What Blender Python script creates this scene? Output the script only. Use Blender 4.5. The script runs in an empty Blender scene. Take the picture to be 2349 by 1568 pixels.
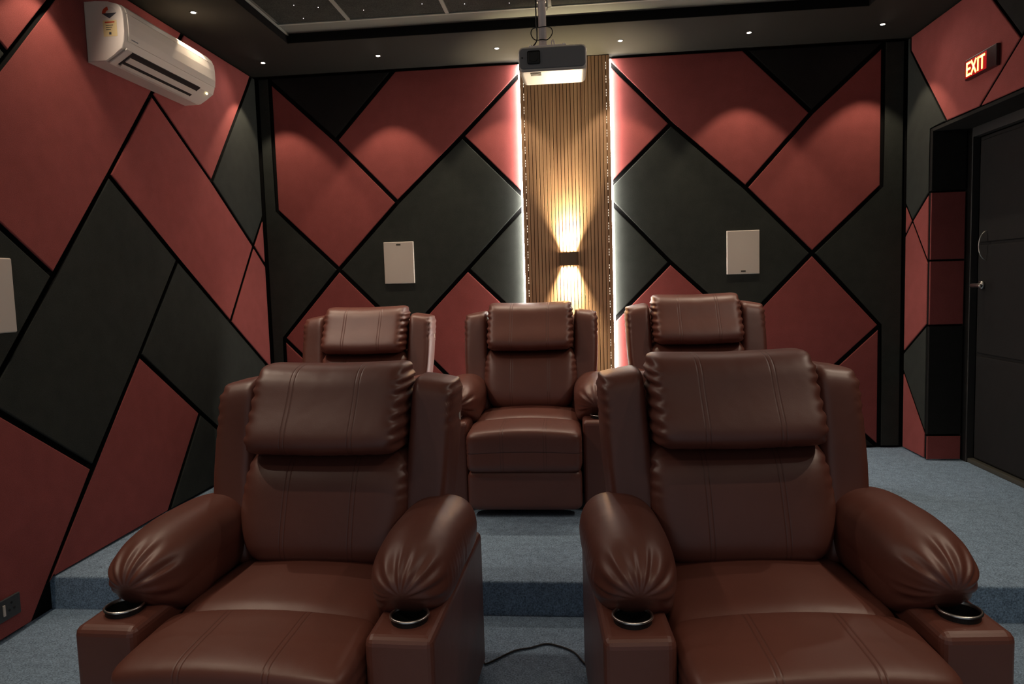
import bpy, bmesh, math, random
from mathutils import Vector, Matrix, noise
random.seed(5)
S = bpy.context.scene
COL = S.collection

# ------------------------------------------------------------------ helpers
def mesh_obj(name, bm, mat=None, parent=None, loc=(0, 0, 0), smooth=False):
    me = bpy.data.meshes.new(name)
    bmesh.ops.recalc_face_normals(bm, faces=bm.faces[:])
    bm.to_mesh(me); bm.free()
    o = bpy.data.objects.new(name, me); COL.objects.link(o)
    if mat: me.materials.append(mat)
    if smooth: me.shade_smooth()
    if parent: o.parent = parent
    o.location = loc
    return o

def tag(o, label=None, cat=None, group=None, kind=None):
    if label: o['label'] = label
    if cat: o['category'] = cat
    if group: o['group'] = group
    if kind: o['kind'] = kind
    return o

def thing(name, label, cat, loc=(0, 0, 0), rz=0.0, group=None):
    o = bpy.data.objects.new(name, None); COL.objects.link(o)
    o.empty_display_size = 0.05
    o.location = loc; o.rotation_euler = (0, 0, rz)
    return tag(o, label, cat, group)

def add_box(bm, c0, c1, bevel=0.0, seg=2):
    b = bmesh.new()
    bmesh.ops.create_cube(b, size=1.0)
    for v in b.verts:
        v.co = Vector([(c0[i] + c1[i]) / 2 + v.co[i] * (c1[i] - c0[i]) for i in range(3)])
    if bevel > 0:
        bmesh.ops.bevel(b, geom=b.edges[:], offset=bevel, segments=seg, profile=0.5, affect='EDGES')
    me = bpy.data.meshes.new('t'); b.to_mesh(me); b.free(); bm.from_mesh(me); bpy.data.meshes.remove(me)

def box(name, c0, c1, mat, parent=None, bevel=0.0, seg=2, smooth=False):
    bm = bmesh.new(); add_box(bm, c0, c1, bevel, seg)
    return mesh_obj(name, bm, mat, parent, smooth=smooth)

def struct(name, boxes, mat):
    bm = bmesh.new()
    for c0, c1 in boxes: add_box(bm, c0, c1)
    return tag(mesh_obj(name, bm, mat), kind='structure')

def add_cyl(bm, p0, p1, r0, r1=None, seg=24, cap=True):
    p0, p1 = Vector(p0), Vector(p1); r1 = r0 if r1 is None else r1
    d = (p1 - p0).normalized(); a = d.orthogonal().normalized(); b = d.cross(a)
    A = [bm.verts.new(p0 + (a * math.cos(t) + b * math.sin(t)) * r0) for t in [2 * math.pi * i / seg for i in range(seg)]]
    B = [bm.verts.new(p1 + (a * math.cos(t) + b * math.sin(t)) * r1) for t in [2 * math.pi * i / seg for i in range(seg)]]
    for i in range(seg):
        bm.faces.new((A[i], A[(i + 1) % seg], B[(i + 1) % seg], B[i]))
    if cap: bm.faces.new(A[::-1]); bm.faces.new(B)

def add_tube(bm, pts, r, seg=8):
    pts = [Vector(p) for p in pts]; rings = []; a = None
    for i, p in enumerate(pts):
        d = (pts[min(i + 1, len(pts) - 1)] - pts[max(i - 1, 0)]).normalized()
        a = d.orthogonal().normalized() if a is None else (a - d * a.dot(d)).normalized()
        b = d.cross(a)
        rings.append([bm.verts.new(p + (a * math.cos(t) + b * math.sin(t)) * r) for t in [2 * math.pi * k / seg for k in range(seg)]])
    for q in range(len(rings) - 1):
        for i in range(seg):
            bm.faces.new((rings[q][i], rings[q][(i + 1) % seg], rings[q + 1][(i + 1) % seg], rings[q + 1][i]))
    bm.faces.new(rings[0][::-1]); bm.faces.new(rings[-1])

def add_lathe(bm, prof, c=(0, 0, 0), seg=32):
    rings = []
    for r, z in prof:
        rings.append([bm.verts.new((c[0] + r * math.cos(t), c[1] + r * math.sin(t), c[2] + z)) for t in [2 * math.pi * k / seg for k in range(seg)]])
    for q in range(len(rings) - 1):
        for i in range(seg):
            bm.faces.new((rings[q][i], rings[q][(i + 1) % seg], rings[q + 1][(i + 1) % seg], rings[q + 1][i]))

def smooth_path(pts, n=8):
    P = [Vector(p) for p in pts]; out = []
    for i in range(len(P) - 1):
        p0 = P[max(i - 1, 0)]; p1 = P[i]; p2 = P[i + 1]; p3 = P[min(i + 2, len(P) - 1)]
        for k in range(n):
            t = k / n
            out.append(0.5 * ((2 * p1) + (p2 - p0) * t + (2 * p0 - 5 * p1 + 4 * p2 - p3) * t * t + (3 * p1 - p0 - 3 * p2 + p3) * t ** 3))
    out.append(P[-1]); return out

def ss(a, b, x):
    t = max(0.0, min(1.0, (x - a) / (b - a))); return t * t * (3 - 2 * t)

# ------------------------------------------------------------------ materials
def new_mat(name):
    m = bpy.data.materials.new(name); m.use_nodes = True
    return m, m.node_tree.nodes, m.node_tree.links, m.node_tree.nodes['Principled BSDF']

def plain(name, col, rough=0.6, metal=0.0, spec=0.5, emit=None, es=0.0):
    m, n, l, b = new_mat(name)
    b.inputs['Base Color'].default_value = (*col, 1); b.inputs['Roughness'].default_value = rough
    b.inputs['Metallic'].default_value = metal; b.inputs['Specular IOR Level'].default_value = spec
    if emit:
        b.inputs['Emission Color'].default_value = (*emit, 1); b.inputs['Emission Strength'].default_value = es
    return m

def fabric(name, col, var=0.25, scale=350.0, bump=0.25, rough=0.95, spec=0.15, sheen=0.0, blotch=12.0):
    m, n, l, b = new_mat(name)
    tc = n.new('ShaderNodeTexCoord')
    nz = n.new('ShaderNodeTexNoise'); nz.inputs['Scale'].default_value = scale; nz.inputs['Detail'].default_value = 3
    l.new(tc.outputs['Object'], nz.inputs['Vector'])
    n2 = n.new('ShaderNodeTexNoise'); n2.inputs['Scale'].default_value = blotch; n2.inputs['Detail'].default_value = 4
    l.new(tc.outputs['Object'], n2.inputs['Vector'])
    ad = n.new('ShaderNodeMath'); ad.operation = 'MULTIPLY_ADD'; ad.inputs[1].default_value = 0.3
    l.new(n2.outputs['Fac'], ad.inputs[0]); l.new(nz.outputs['Fac'], ad.inputs[2])
    rp = n.new('ShaderNodeValToRGB')
    rp.color_ramp.elements[0].position = 0.45; rp.color_ramp.elements[1].position = 0.85
    rp.color_ramp.elements[0].color = (*[c * (1 - var) for c in col], 1)
    rp.color_ramp.elements[1].color = (*[c * (1 + var) for c in col], 1)
    l.new(ad.outputs[0], rp.inputs['Fac']); l.new(rp.outputs['Color'], b.inputs['Base Color'])
    bp = n.new('ShaderNodeBump'); bp.inputs['Strength'].default_value = bump; bp.inputs['Distance'].default_value = 0.002
    l.new(nz.outputs['Fac'], bp.inputs['Height']); l.new(bp.outputs['Normal'], b.inputs['Normal'])
    b.inputs['Roughness'].default_value = rough; b.inputs['Specular IOR Level'].default_value = spec
    b.inputs['Sheen Weight'].default_value = sheen
    return m

def leather(name, col, stitch=False):
    m, n, l, b = new_mat(name)
    tc = n.new('ShaderNodeTexCoord')
    vo = n.new('ShaderNodeTexVoronoi'); vo.inputs['Scale'].default_value = 420
    l.new(tc.outputs['Object'], vo.inputs['Vector'])
    nz = n.new('ShaderNodeTexNoise'); nz.inputs['Scale'].default_value = 7; nz.inputs['Detail'].default_value = 3
    l.new(tc.outputs['Object'], nz.inputs['Vector'])
    rp = n.new('ShaderNodeValToRGB')
    rp.color_ramp.elements[0].color = (*[c * 0.88 for c in col], 1); rp.color_ramp.elements[1].color = (*[c * 1.12 for c in col], 1)
    l.new(nz.outputs['Fac'], rp.inputs['Fac'])
    bp = n.new('ShaderNodeBump'); bp.inputs['Strength'].default_value = 0.12; bp.inputs['Distance'].default_value = 0.0006
    l.new(vo.outputs['Distance'], bp.inputs['Height'])
    # broad soft unevenness of the stretched hide
    n3 = n.new('ShaderNodeTexNoise'); n3.inputs['Scale'].default_value = 11; n3.inputs['Detail'].default_value = 2
    l.new(tc.outputs['Object'], n3.inputs['Vector'])
    b2 = n.new('ShaderNodeBump'); b2.inputs['Strength'].default_value = 0.35; b2.inputs['Distance'].default_value = 0.006
    l.new(n3.outputs['Fac'], b2.inputs['Height']); l.new(bp.outputs['Normal'], b2.inputs['Normal'])
    last = b2
    colout = rp.outputs['Color']
    if stitch:
        sx = n.new('ShaderNodeSeparateXYZ'); l.new(tc.outputs['Object'], sx.inputs[0])
        ab = n.new('ShaderNodeMath'); ab.operation = 'ABSOLUTE'; l.new(sx.outputs['X'], ab.inputs[0])
        s1 = n.new('ShaderNodeMath'); s1.operation = 'SUBTRACT'; s1.inputs[1].default_value = 0.112; l.new(ab.outputs[0], s1.inputs[0])
        a2 = n.new('ShaderNodeMath'); a2.operation = 'ABSOLUTE'; l.new(s1.outputs[0], a2.inputs[0])
        s2 = n.new('ShaderNodeMath'); s2.operation = 'SUBTRACT'; s2.inputs[1].default_value = 0.007; l.new(a2.outputs[0], s2.inputs[0])
        a3 = n.new('ShaderNodeMath'); a3.operation = 'ABSOLUTE'; l.new(s2.outputs[0], a3.inputs[0])
        mr = n.new('ShaderNodeMapRange'); mr.inputs['From Min'].default_value = 0.0; mr.inputs['From Max'].default_value = 0.0035
        l.new(a3.outputs[0], mr.inputs['Value'])
        b3 = n.new('ShaderNodeBump'); b3.inputs['Strength'].default_value = 0.35; b3.inputs['Distance'].default_value = 0.002
        l.new(mr.outputs['Result'], b3.inputs['Height']); l.new(b2.outputs['Normal'], b3.inputs['Normal']); last = b3
        mx = n.new('ShaderNodeMix'); mx.data_type = 'RGBA'
        l.new(mr.outputs['Result'], mx.inputs[0]); mx.inputs[6].default_value = (*[c * 0.72 for c in col], 1)
        l.new(colout, mx.inputs[7]); colout = mx.outputs[2]
    l.new(colout, b.inputs['Base Color']); l.new(last.outputs['Normal'], b.inputs['Normal'])
    b.inputs['Roughness'].default_value = 0.42; b.inputs['Specular IOR Level'].default_value = 0.75
    return m

LC = (0.165, 0.054, 0.038)
M_leather = leather('oxblood_leather', LC)
M_leather_st = leather('oxblood_leather_stitched', LC, True)
M_red = fabric('brick_red_felt', (0.295, 0.076, 0.071), var=0.22)
M_grey = fabric('charcoal_felt', (0.034, 0.038, 0.034), var=0.3)
M_black = fabric('black_felt', (0.018, 0.018, 0.017), var=0.3)
M_core = plain('black_panel_core', (0.008, 0.008, 0.008), 0.9, spec=0.1)
M_wall = plain('black_wall_paint', (0.006, 0.006, 0.006), 0.9, spec=0.1)
M_ceil = plain('black_ceiling_paint', (0.034, 0.032, 0.027), 0.9, spec=0.1)
M_lip = plain('matt_black_fascia', (0.008, 0.008, 0.008), 0.9, spec=0.1)
M_carpet = fabric('blue_grey_carpet', (0.235, 0.34, 0.46), var=0.5, scale=160, bump=0.8, blotch=30)
M_tile = fabric('dark_star_tile', (0.055, 0.060, 0.052), var=0.4, scale=200, bump=0.1)
M_band = plain('grey_ceiling_board', (0.22, 0.23, 0.20), 0.8)
M_bar = plain('grey_grid_bar', (0.36, 0.38, 0.33), 0.6)
M_white = plain('white_plastic', (0.72, 0.66, 0.58), 0.45)
M_grille = plain('white_speaker_cloth', (0.62, 0.56, 0.50), 0.8)
M_pole = plain('white_painted_metal', (0.80, 0.72, 0.70), 0.5)
M_dark = plain('dark_grey_plastic', (0.17, 0.17, 0.18), 0.4)
M_slot = plain('black_plastic', (0.01, 0.01, 0.01), 0.5)
M_chrome = plain('chrome', (0.80, 0.78, 0.75), 0.28, metal=1.0)
M_sconce = plain('bronze_metal', (0.14, 0.10, 0.065), 0.5, metal=0.3)
M_led = plain('led_strip_light', (1, 1, 1), 0.5, emit=(1.0, 0.92, 0.84), es=17.0)
M_diode = plain('led_diode_light', (1, 1, 1), 0.5, emit=(1.0, 0.85, 0.65), es=0.8)
M_lens = plain('downlight_lens', (1, 1, 1), 0.5, emit=(1.0, 0.86, 0.68), es=14.0)
M_slens = plain('sconce_lens', (1, 1, 1), 0.5, emit=(1.0, 0.85, 0.6), es=20.0)
M_star = plain('star_light', (1, 1, 1), 0.5, emit=(1.0, 0.75, 0.78), es=1.6)
M_exit = plain('exit_letter_light', (1, 1, 1), 0.5, emit=(1.0, 0.26, 0.04), es=3.0)
M_exitbox = plain('exit_sign_face', (0.03, 0.004, 0.006), 0.3)
M_exithalo = plain('exit_sign_halo', (0.1, 0.0, 0.0), 0.3, emit=(1.0, 0.01, 0.02), es=0.12)
M_door = fabric('black_padded_leatherette', (0.016, 0.0155, 0.0155), var=0.2, bump=0.1, rough=0.7)
M_frame = plain('charcoal_door_frame', (0.022, 0.022, 0.022), 0.6)
M_kerb = plain('olive_threshold_strip', (0.05, 0.048, 0.036), 0.7)
M_socket = plain('grey_socket_plastic', (0.05, 0.053, 0.056), 0.45)
M_sticker = plain('cream_sticker', (0.75, 0.60, 0.30), 0.6)
M_sred = plain('sticker_red', (0.55, 0.06, 0.02), 0.6)
M_sdk = plain('sticker_ink', (0.04, 0.045, 0.06), 0.6)
M_cable = plain('black_cable', (0.008, 0.008, 0.008), 0.5)
M_ledg = plain('status_light', (1, 1, 1), 0.5, emit=(1.0, 0.85, 0.4), es=2.0)

def wood():
    m, n, l, b = new_mat('oak_slats')
    tc = n.new('ShaderNodeTexCoord'); mp = n.new('ShaderNodeMapping'); mp.inputs['Scale'].default_value = (60, 60, 1.6)
    l.new(tc.outputs['Object'], mp.inputs['Vector'])
    nz = n.new('ShaderNodeTexNoise'); nz.inputs['Scale'].default_value = 1.6; nz.inputs['Detail'].default_value = 6
    nz.inputs['Distortion'].default_value = 0.6
    l.new(mp.outputs['Vector'], nz.inputs['Vector'])
    sx = n.new('ShaderNodeSeparateXYZ'); l.new(tc.outputs['Object'], sx.inputs[0])
    dv = n.new('ShaderNodeMath'); dv.operation = 'DIVIDE'; dv.inputs[1].default_value = 0.025; l.new(sx.outputs['X'], dv.inputs[0])
    fl = n.new('ShaderNodeMath'); fl.operation = 'FLOOR'; l.new(dv.outputs[0], fl.inputs[0])
    wn = n.new('ShaderNodeTexWhiteNoise'); wn.noise_dimensions = '1D'; l.new(fl.outputs[0], wn.inputs['W'])
    mm = n.new('ShaderNodeMath'); mm.operation = 'MULTIPLY_ADD'; mm.inputs[1].default_value = 0.28
    l.new(wn.outputs['Value'], mm.inputs[0]); l.new(nz.outputs['Fac'], mm.inputs[2])
    rp = n.new('ShaderNodeValToRGB')
    rp.color_ramp.elements[0].position = 0.35; rp.color_ramp.elements[0].color = (0.27, 0.145, 0.080, 1)
    rp.color_ramp.elements[1].position = 0.95; rp.color_ramp.elements[1].color = (0.47, 0.29, 0.165, 1)
    l.new(mm.outputs[0], rp.inputs['Fac']); l.new(rp.outputs['Color'], b.inputs['Base Color'])
    b.inputs['Roughness'].default_value = 0.55
    return m
M_wood = wood()

# ------------------------------------------------------------------ camera
cam = bpy.data.cameras.new('camera'); co = bpy.data.objects.new('camera', cam); COL.objects.link(co)
F = 1625.0; cam.sensor_width = 36.0; cam.lens = F / 2349.0 * 36.0; cam.clip_start = 0.05
pt, yw, rl = -0.08114, 0.09679, -0.02995
Rz = Matrix.Rotation(yw, 3, 'Z')
fwd = Rz @ Vector((0, math.cos(pt), math.sin(pt))); rt = Rz @ Vector((1, 0, 0)); up = rt.cross(fwd)
r2 = math.cos(rl) * rt + math.sin(rl) * up; u2 = -math.sin(rl) * rt + math.cos(rl) * up
mw = Matrix((r2, u2, -fwd)).transposed().to_4x4(); mw.translation = (0, 0, 1.343)
co.matrix_world = mw
S.camera = co

# ------------------------------------------------------------------ room shell
XL, XR, YB, ZC, ZT = -2.284, 2.185, 5.034, 2.879, 2.937
TH = 0.025           # thickness of the felt panels, whose faces lie on XL / XR / YB
PZ, RY = 0.143, 2.77  # platform height, riser position
YF = -1.2
struct('wall_back', [((XL - 0.15, YB + TH + 0.002, -0.05), (2.6, YB + TH + 0.1, 3.1))], M_wall)
struct('wall_left', [((XL - TH - 0.1, YF, -0.05), (XL - TH - 0.002, YB + TH, 3.1))], M_wall)
struct('wall_right', [((XR + TH + 0.002, 4.71 + TH + 0.002, 0.0), (2.42, YB + TH, 3.1)),
                      ((XR + TH + 0.002, 3.45, 2.225), (2.42, 4.71 + TH + 0.002, 3.1)),
                      ((XR + TH + 0.002, YF, -0.05), (2.42, 3.45, 3.1)),
                      ((2.42, 3.3, 2.2), (2.52, YB, 3.1)),
                      ((2.47, 3.3, -0.05), (2.52, YB, 2.22))], M_wall)
def carpet_piece(name, polyxz=None, boxes=None):
    return struct(name, boxes, M_carpet)
carpet_piece('floor', boxes=[((XL - 0.12, YF, -0.08), (2.5, RY + 0.02, 0.0))])
bm = bmesh.new(); add_box(bm, (XL - 0.1, RY, -0.06), (2.5, YB + 0.05, PZ), 0.008, 3)
tag(mesh_obj('floor_platform', bm, M_carpet), kind='structure')
LX0, LX1, LY1 = -1.779, 1.70, 4.408
struct('ceiling', [((XL - 0.12, LY1, ZC), (2.5, YB + 0.05, ZC + 0.1)),
                   ((XL - 0.12, YF, ZC), (LX0, LY1, ZC + 0.1)),
                   ((LX1, YF, ZC), (2.5, LY1, ZC + 0.1)),
                   ((LX0, YF, ZC), (LX1, 0.6, ZC + 0.1))], M_ceil)
struct('trim_1', [((LX0 - 0.01, LY1 - 0.004, ZC + 0.001), (LX1 + 0.01, LY1 + 0.03, ZT)),
                  ((LX0 - 0.03, YF, ZC + 0.001), (LX0 + 0.003, LY1, ZT - 0.012)),
                  ((LX1 - 0.003, YF, ZC + 0.001), (LX1 + 0.03, LY1, ZT - 0.012))], M_lip)
struct('trim_2', [((LX0, YF, ZT - 0.012), (LX0 + 0.012, LY1 - 0.006, ZT - 0.001)),
                  ((LX1 - 0.012, YF, ZT - 0.012), (LX1, LY1 - 0.006, ZT - 0.001))], M_bar)
struct('ceiling_tray', [((LX0, YF, ZT + 0.008), (LX1, LY1 + 0.02, ZT + 0.05)),
                        ((LX0 + 0.012, 4.258, ZT), (LX1 - 0.012, LY1 - 0.004, ZT + 0.01))], M_band)
# grid bars of the tile ceiling
gx = [LX0 + 0.012, -1.33, -0.735, -0.135, 0.465, 1.065, LX1 - 0.012]
gy = [4.25, 3.65, 3.05, 2.45, 1.85, 1.25, 0.65]
bars = [((LX0 + 0.012, y - 0.009, ZT - 0.004), (LX1 - 0.012, y + 0.009, ZT + 0.009)) for y in gy]
bars += [((x - 0.011, gy[-1], ZT - 0.004), (x + 0.011, gy[0], ZT + 0.009)) for x in gx[1:-1]]
struct('trim_3', bars, M_bar)
# star tiles that reach into the picture
seen_stars = {0: [(-1.559, 3.984), (-1.438, 4.037), (-1.582, 4.18), (-1.66, 3.86)], 1: [(-0.851, 4.089), (-1.02, 3.9), (-1.2, 4.12)],
              2: [(-0.614, 4.13), (-0.362, 4.161), (-0.2, 3.95), (-0.5, 3.8)], 3: [(0.1, 3.95), (0.33, 3.8)]}
tname = ['behind the back left corner of the ceiling tray', 'between the corner tile and the tile beside the projector pole',
         'left of the white projector pole', 'right of the white projector pole']
tilelab = ['dark square star ceiling tile in the back left corner of the ceiling tray',
           'dark square star ceiling tile next to the back left corner tile',
           'dark square star ceiling tile just left of the projector pole',
           'dark square star ceiling tile just right of the projector pole']
for i in range(4):
    x0, x1 = gx[i], gx[i + 1]
    t = thing('ceiling_tile', tilelab[i], 'ceiling tile', ((x0 + x1) / 2, 3.95, ZT), group='star tiles of the ceiling tray')
    box('tile_board', ((x0 - x1) / 2 + 0.012, -0.29, 0.002), ((x1 - x0) / 2 - 0.012, 0.29, 0.0078), M_tile, t)
    for sx_, sy_ in seen_stars[i]:
        bm = bmesh.new(); bmesh.ops.create_icosphere(bm, subdivisions=1, radius=0.0022)
        mesh_obj('star_light', bm, M_star, t, (sx_ - (x0 + x1) / 2, sy_ - 3.95, 0.001))

# ------------------------------------------------------------------ felt wall panels
def inset(poly, d):
    n = len(poly); A = sum(poly[i][0] * poly[(i + 1) % n][1] - poly[(i + 1) % n][0] * poly[i][1] for i in range(n))
    P = [Vector(p) for p in (poly if A > 0 else poly[::-1])]; out = []
    for i in range(n):
        a, b, c = P[i - 1], P[i], P[(i + 1) % n]
        d1 = (b - a).normalized(); d2 = (c - b).normalized()
        n1 = Vector((-d1.y, d1.x)); n2 = Vector((-d2.y, d2.x))
        k = 1 + n1.dot(n2)
        out.append(b + (n1 + n2) * (d / max(k, 0.25)))
    return out

def panel(frame, poly, mat, label, gap=0.014):
    """frame: back / left / right / return ; poly in (u, z) of that wall."""
    q = inset([tuple(p) for p in poly], gap)
    cu = sum(p.x for p in q) / len(q); cz = sum(p.y for p in q) / len(q)
    def W(u, z, w):   # w = depth behind the panel face
        if frame == 'back': return Vector((u, YB + w, z))
        if frame == 'left': return Vector((XL - w, u, z))
        if frame == 'right': return Vector((XR + w, u, z))
        return Vector((u, 4.68 + w, z))
    c = W(cu, cz, 0.0)
    bm = bmesh.new()
    fr = [bm.verts.new(W(p.x, p.y, 0.0) - c) for p in q]
    bk = [bm.verts.new(W(p.x, p.y, TH) - c) for p in q]
    ff = bm.faces.new(fr); bm.faces.new(bk[::-1])
    for i in range(len(q)): bm.faces.new((fr[i], bk[i], bk[(i + 1) % len(q)], fr[(i + 1) % len(q)]))
    bmesh.ops.bevel(bm, geom=list(ff.edges), offset=0.006, segments=3, profile=0.5, affect='EDGES')
    bmesh.ops.triangulate(bm, faces=[f for f in bm.faces if len(f.verts) > 4])
    o = mesh_obj('acoustic_panel', bm, mat, loc=c)
    o.data.materials.append(M_core)       # black board core seen in the joints
    for f in o.data.polygons:
        ws = [abs(W(cu, cz, 0.0)[ax] - (c + o.data.vertices[vi].co)[ax]) for vi in f.vertices for ax in ({'back': 1, 'left': 0, 'right': 0}.get(frame, 1),)]
        if max(ws) > 0.012: f.material_index = 1
    return tag(o, label, 'wall panel', 'felt acoustic wall panels')

a = (-1.713, 2.406); b = (-1.281, 1.950); c = (-1.735, 1.487); d = (-2.18, 1.925); e = (-2.18, 0.998); g = (-0.797, 2.392)
h = (-0.372, 2.80); i_ = (-0.372, 1.955); j = (-0.372, 1.890); k = (-0.791, 1.460); m = (-1.263, 2.875); n_ = (-2.18, 2.845)
s = (-1.252, 0.995); t_ = (-0.372, 1.045)
TOP = 2.876
back = [
 ([n_, a, b, c, d], M_red, 'big red felt panel on the back wall, leftmost, its left side cut straight'),
 ([(-2.18, TOP), m, a, n_], M_black, 'black felt panel in the upper left corner of the back wall'),
 ([a, m, (-0.372, TOP), h, g, b], M_red, 'large red felt panel at the top of the back wall left of the wood strip'),
 ([h, i_, g], M_red, 'triangular red felt panel touching the left glowing edge of the wood strip'),
 ([g, i_, j, k, s, c, b], M_grey, 'big dark grey felt diamond behind the left white speaker of the back wall'),
 ([j, t_, k], M_grey, 'triangular dark grey felt panel at the left edge of the wood strip'),
 ([d, c, e, (-2.18, PZ), (XL + 0.004, PZ), (XL + 0.004, TOP), (-2.18, TOP)], M_grey, 'dark grey felt panel filling the left corner of the back wall from floor to ceiling'),
 ([k, t_, (-0.372, PZ), (-0.43, PZ), s], M_red, 'red felt panel on the back wall between the left and middle rear recliners'),
 ([c, s, (-0.43, PZ), (-1.34, PZ), e], M_red, 'red felt strip on the back wall behind the left rear recliner'),
 ([e, (-1.75, 0.565), (-2.18, PZ)], M_red, 'small red felt triangle low at the left end of the back wall'),
 ([(-1.75, 0.565), (-1.34, PZ), (-2.18, PZ)], M_black, 'black felt triangle at the foot of the back wall, left end'),
]
A_ = (0.236, 2.835); B_ = (0.648, 2.406); C_ = (1.143, 1.952); D_ = (1.584, 1.494); E_ = (2.035, 0.992); F_ = (1.577, 2.431)
G_ = (2.035, 2.850); H_ = (1.131, 2.875); I_ = (0.236, 2.012); J_ = (0.236, 1.890); K_ = (0.634, 1.463); L_ = (0.236, 1.065)
O_ = (2.035, 1.925); S_ = (1.115, 1.006)
back += [
 ([(0.236, TOP), H_, F_, C_, B_, A_], M_red, 'large red felt panel at the top of the back wall right of the wood strip'),
 ([A_, B_, I_], M_red, 'triangular red felt panel touching the right glowing edge of the wood strip'),
 ([B_, C_, D_, S_, K_, J_, I_], M_grey, 'big dark grey felt diamond behind the right white speaker of the back wall'),
 ([H_, (2.035, TOP), G_, F_], M_black, 'black felt triangle at the top right of the back wall'),
 ([F_, G_, O_, D_, C_], M_red, 'big red felt panel on the back wall, rightmost, its right side cut straight'),
 ([O_, (2.035, TOP), (XR - 0.004, TOP), (XR - 0.004, PZ), (2.035, PZ), E_, D_], M_grey, 'dark grey felt panel filling the right corner of the back wall from floor to ceiling'),
 ([J_, K_, L_], M_grey, 'triangular dark grey felt panel touching the right glowing edge of the wood strip'),
 ([K_, S_, (0.30, PZ), (0.236, PZ), L_], M_red, 'red felt panel on the back wall behind the gap between middle and right rear recliners'),
 ([D_, E_, (1.13, PZ), (0.30, PZ), S_], M_red, 'red felt strip on the back wall to the right of the right rear recliner'),
 ([E_, (2.035, PZ), (1.583, 0.564)], M_red, 'small red felt triangle low at the right end of the back wall'),
 ([(1.583, 0.564), (2.035, PZ), (1.13, PZ)], M_black, 'black felt triangle at the foot of the back wall, right end'),
]
for p, mt, lb in back: panel('back', p, mt, lb)

v1 = (3.738, 2.430); v2 = (3.329, 1.938); v3 = (2.909, 1.440); v5 = (4.326, 2.040); v6 = (4.852, 1.667); v8 = (3.886, 1.540)
v9 = (4.454, 1.150); v11 = (3.469, 1.035); v12 = (3.058, 0.547); v13 = (2.629, 0.0); v14 = (4.015, 0.633); v17 = (2.487, 0.950)
u1 = (2.757, 2.331); u2_ = (2.344, 1.848); Y5 = YB
left = [
 ([(3.22, TOP), u1, u2_, v3, v2, v1, (4.105, TOP)], M_red, 'huge red felt panel on the left wall below and beside the air conditioner'),
 ([v1, (4.105, TOP), (4.975, TOP), (4.897, 2.775), v5], M_red, 'red felt panel on the left wall right behind the far end of the air conditioner'),
 ([v5, (4.897, 2.775), (4.975, TOP), (Y5, TOP), (Y5, 1.888), v6], M_grey, 'dark grey felt panel at the far end of the left wall, up in the corner'),
 ([v6, (Y5, 1.888), (Y5, 1.53)], M_red, 'tiny red felt triangle at the far corner of the left wall'),
 ([v1, v5, v6, v9, v8, v2], M_red, 'long slanting red felt strip on the left wall, its tip under the air conditioner'),
 ([v6, (Y5, 1.53), (Y5, 0.76), v9], M_red, 'slim red felt panel at the far end of the left wall, beside the corner strip'),
 ([v2, v8, v11, v12, v17, v3], M_grey, 'big dark grey felt diamond in the middle of the left wall'),
 ([v8, v9, (Y5, 0.76), (Y5, PZ), (4.70, PZ), v14, v11], M_grey, 'dark grey felt panel on the left wall behind the left front recliner'),
 ([v11, v14, (3.625, PZ), (RY, PZ), (2.72, 0.115), v12], M_red, 'red felt panel on the left wall rising from the carpeted step'),
 ([v14, (4.70, PZ), (3.625, PZ)], M_grey, 'dark felt triangle at the foot of the left wall behind the front recliner'),
 ([v12, v13, (1.70, 0.0), v17], M_red, 'red felt panel low on the left wall with the power socket'),
 ([v3, v17, (1.70, 0.0), (1.2, 0.0), (1.2, 0.51), u2_], M_grey, 'dark grey felt panel on the left wall with the white speaker'),
 ([u1, u2_, (1.2, 0.51), (1.2, TOP), (1.99, TOP)], M_grey, 'dark grey felt panel high on the left wall at the picture edge'),
 ([u1, (1.99, TOP), (3.22, TOP)], M_red, 'red felt triangle at the top of the left wall, left of the air conditioner'),
]
for p, mt, lb in left: panel('left', p, mt, lb)
w1 = (4.933, 1.678)
right = [
 ([(4.992, TOP), (4.17, TOP), (3.808, 2.476), (4.172, 2.224), (4.514, 2.224), (4.989, 2.778)], M_red, 'red felt panel carrying the lit exit sign on the right wall'),
 ([(4.17, TOP), (3.24, TOP), (3.808, 2.476)], M_black, 'black felt triangle high on the right wall above the exit sign panel'),
 ([(4.172, 2.224), (3.808, 2.476), (3.24, TOP), (3.0, TOP), (3.0, 2.224)], M_red, 'red felt panel above the doorway at the right picture edge'),
 ([(YB, TOP), (4.992, TOP), (4.989, 2.778), (4.514, 2.224), (4.71, 2.224), (4.71, 1.837), w1, (YB, 1.80)], M_grey, 'dark grey felt panel on the right wall between the corner and the doorway'),
 ([(4.71, 1.837), w1, (4.71, 1.40)], M_red, 'red felt triangle at mid height on the right wall beside the doorway'),
 ([(YB, 1.80), w1, (YB, 1.585)], M_red, 'tiny red felt triangle in the far corner of the right wall'),
 ([w1, (YB, 1.585), (YB, 0.80), (4.71, 1.011), (4.71, 1.40)], M_red, 'tall red felt panel in the middle of the right wall beside the doorway'),
 ([(YB, 0.80), (4.71, 1.011), (4.71, 0.31), (YB, 0.68)], M_grey, 'black felt panel low on the right wall beside the doorway'),
 ([(YB, 0.68), (4.71, 0.31), (4.71, PZ), (YB, PZ)], M_red, 'red felt panel at the foot of the right wall beside the doorway'),
]
for p, mt, lb in right: panel('right', p, mt, lb, 0.009)
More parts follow.
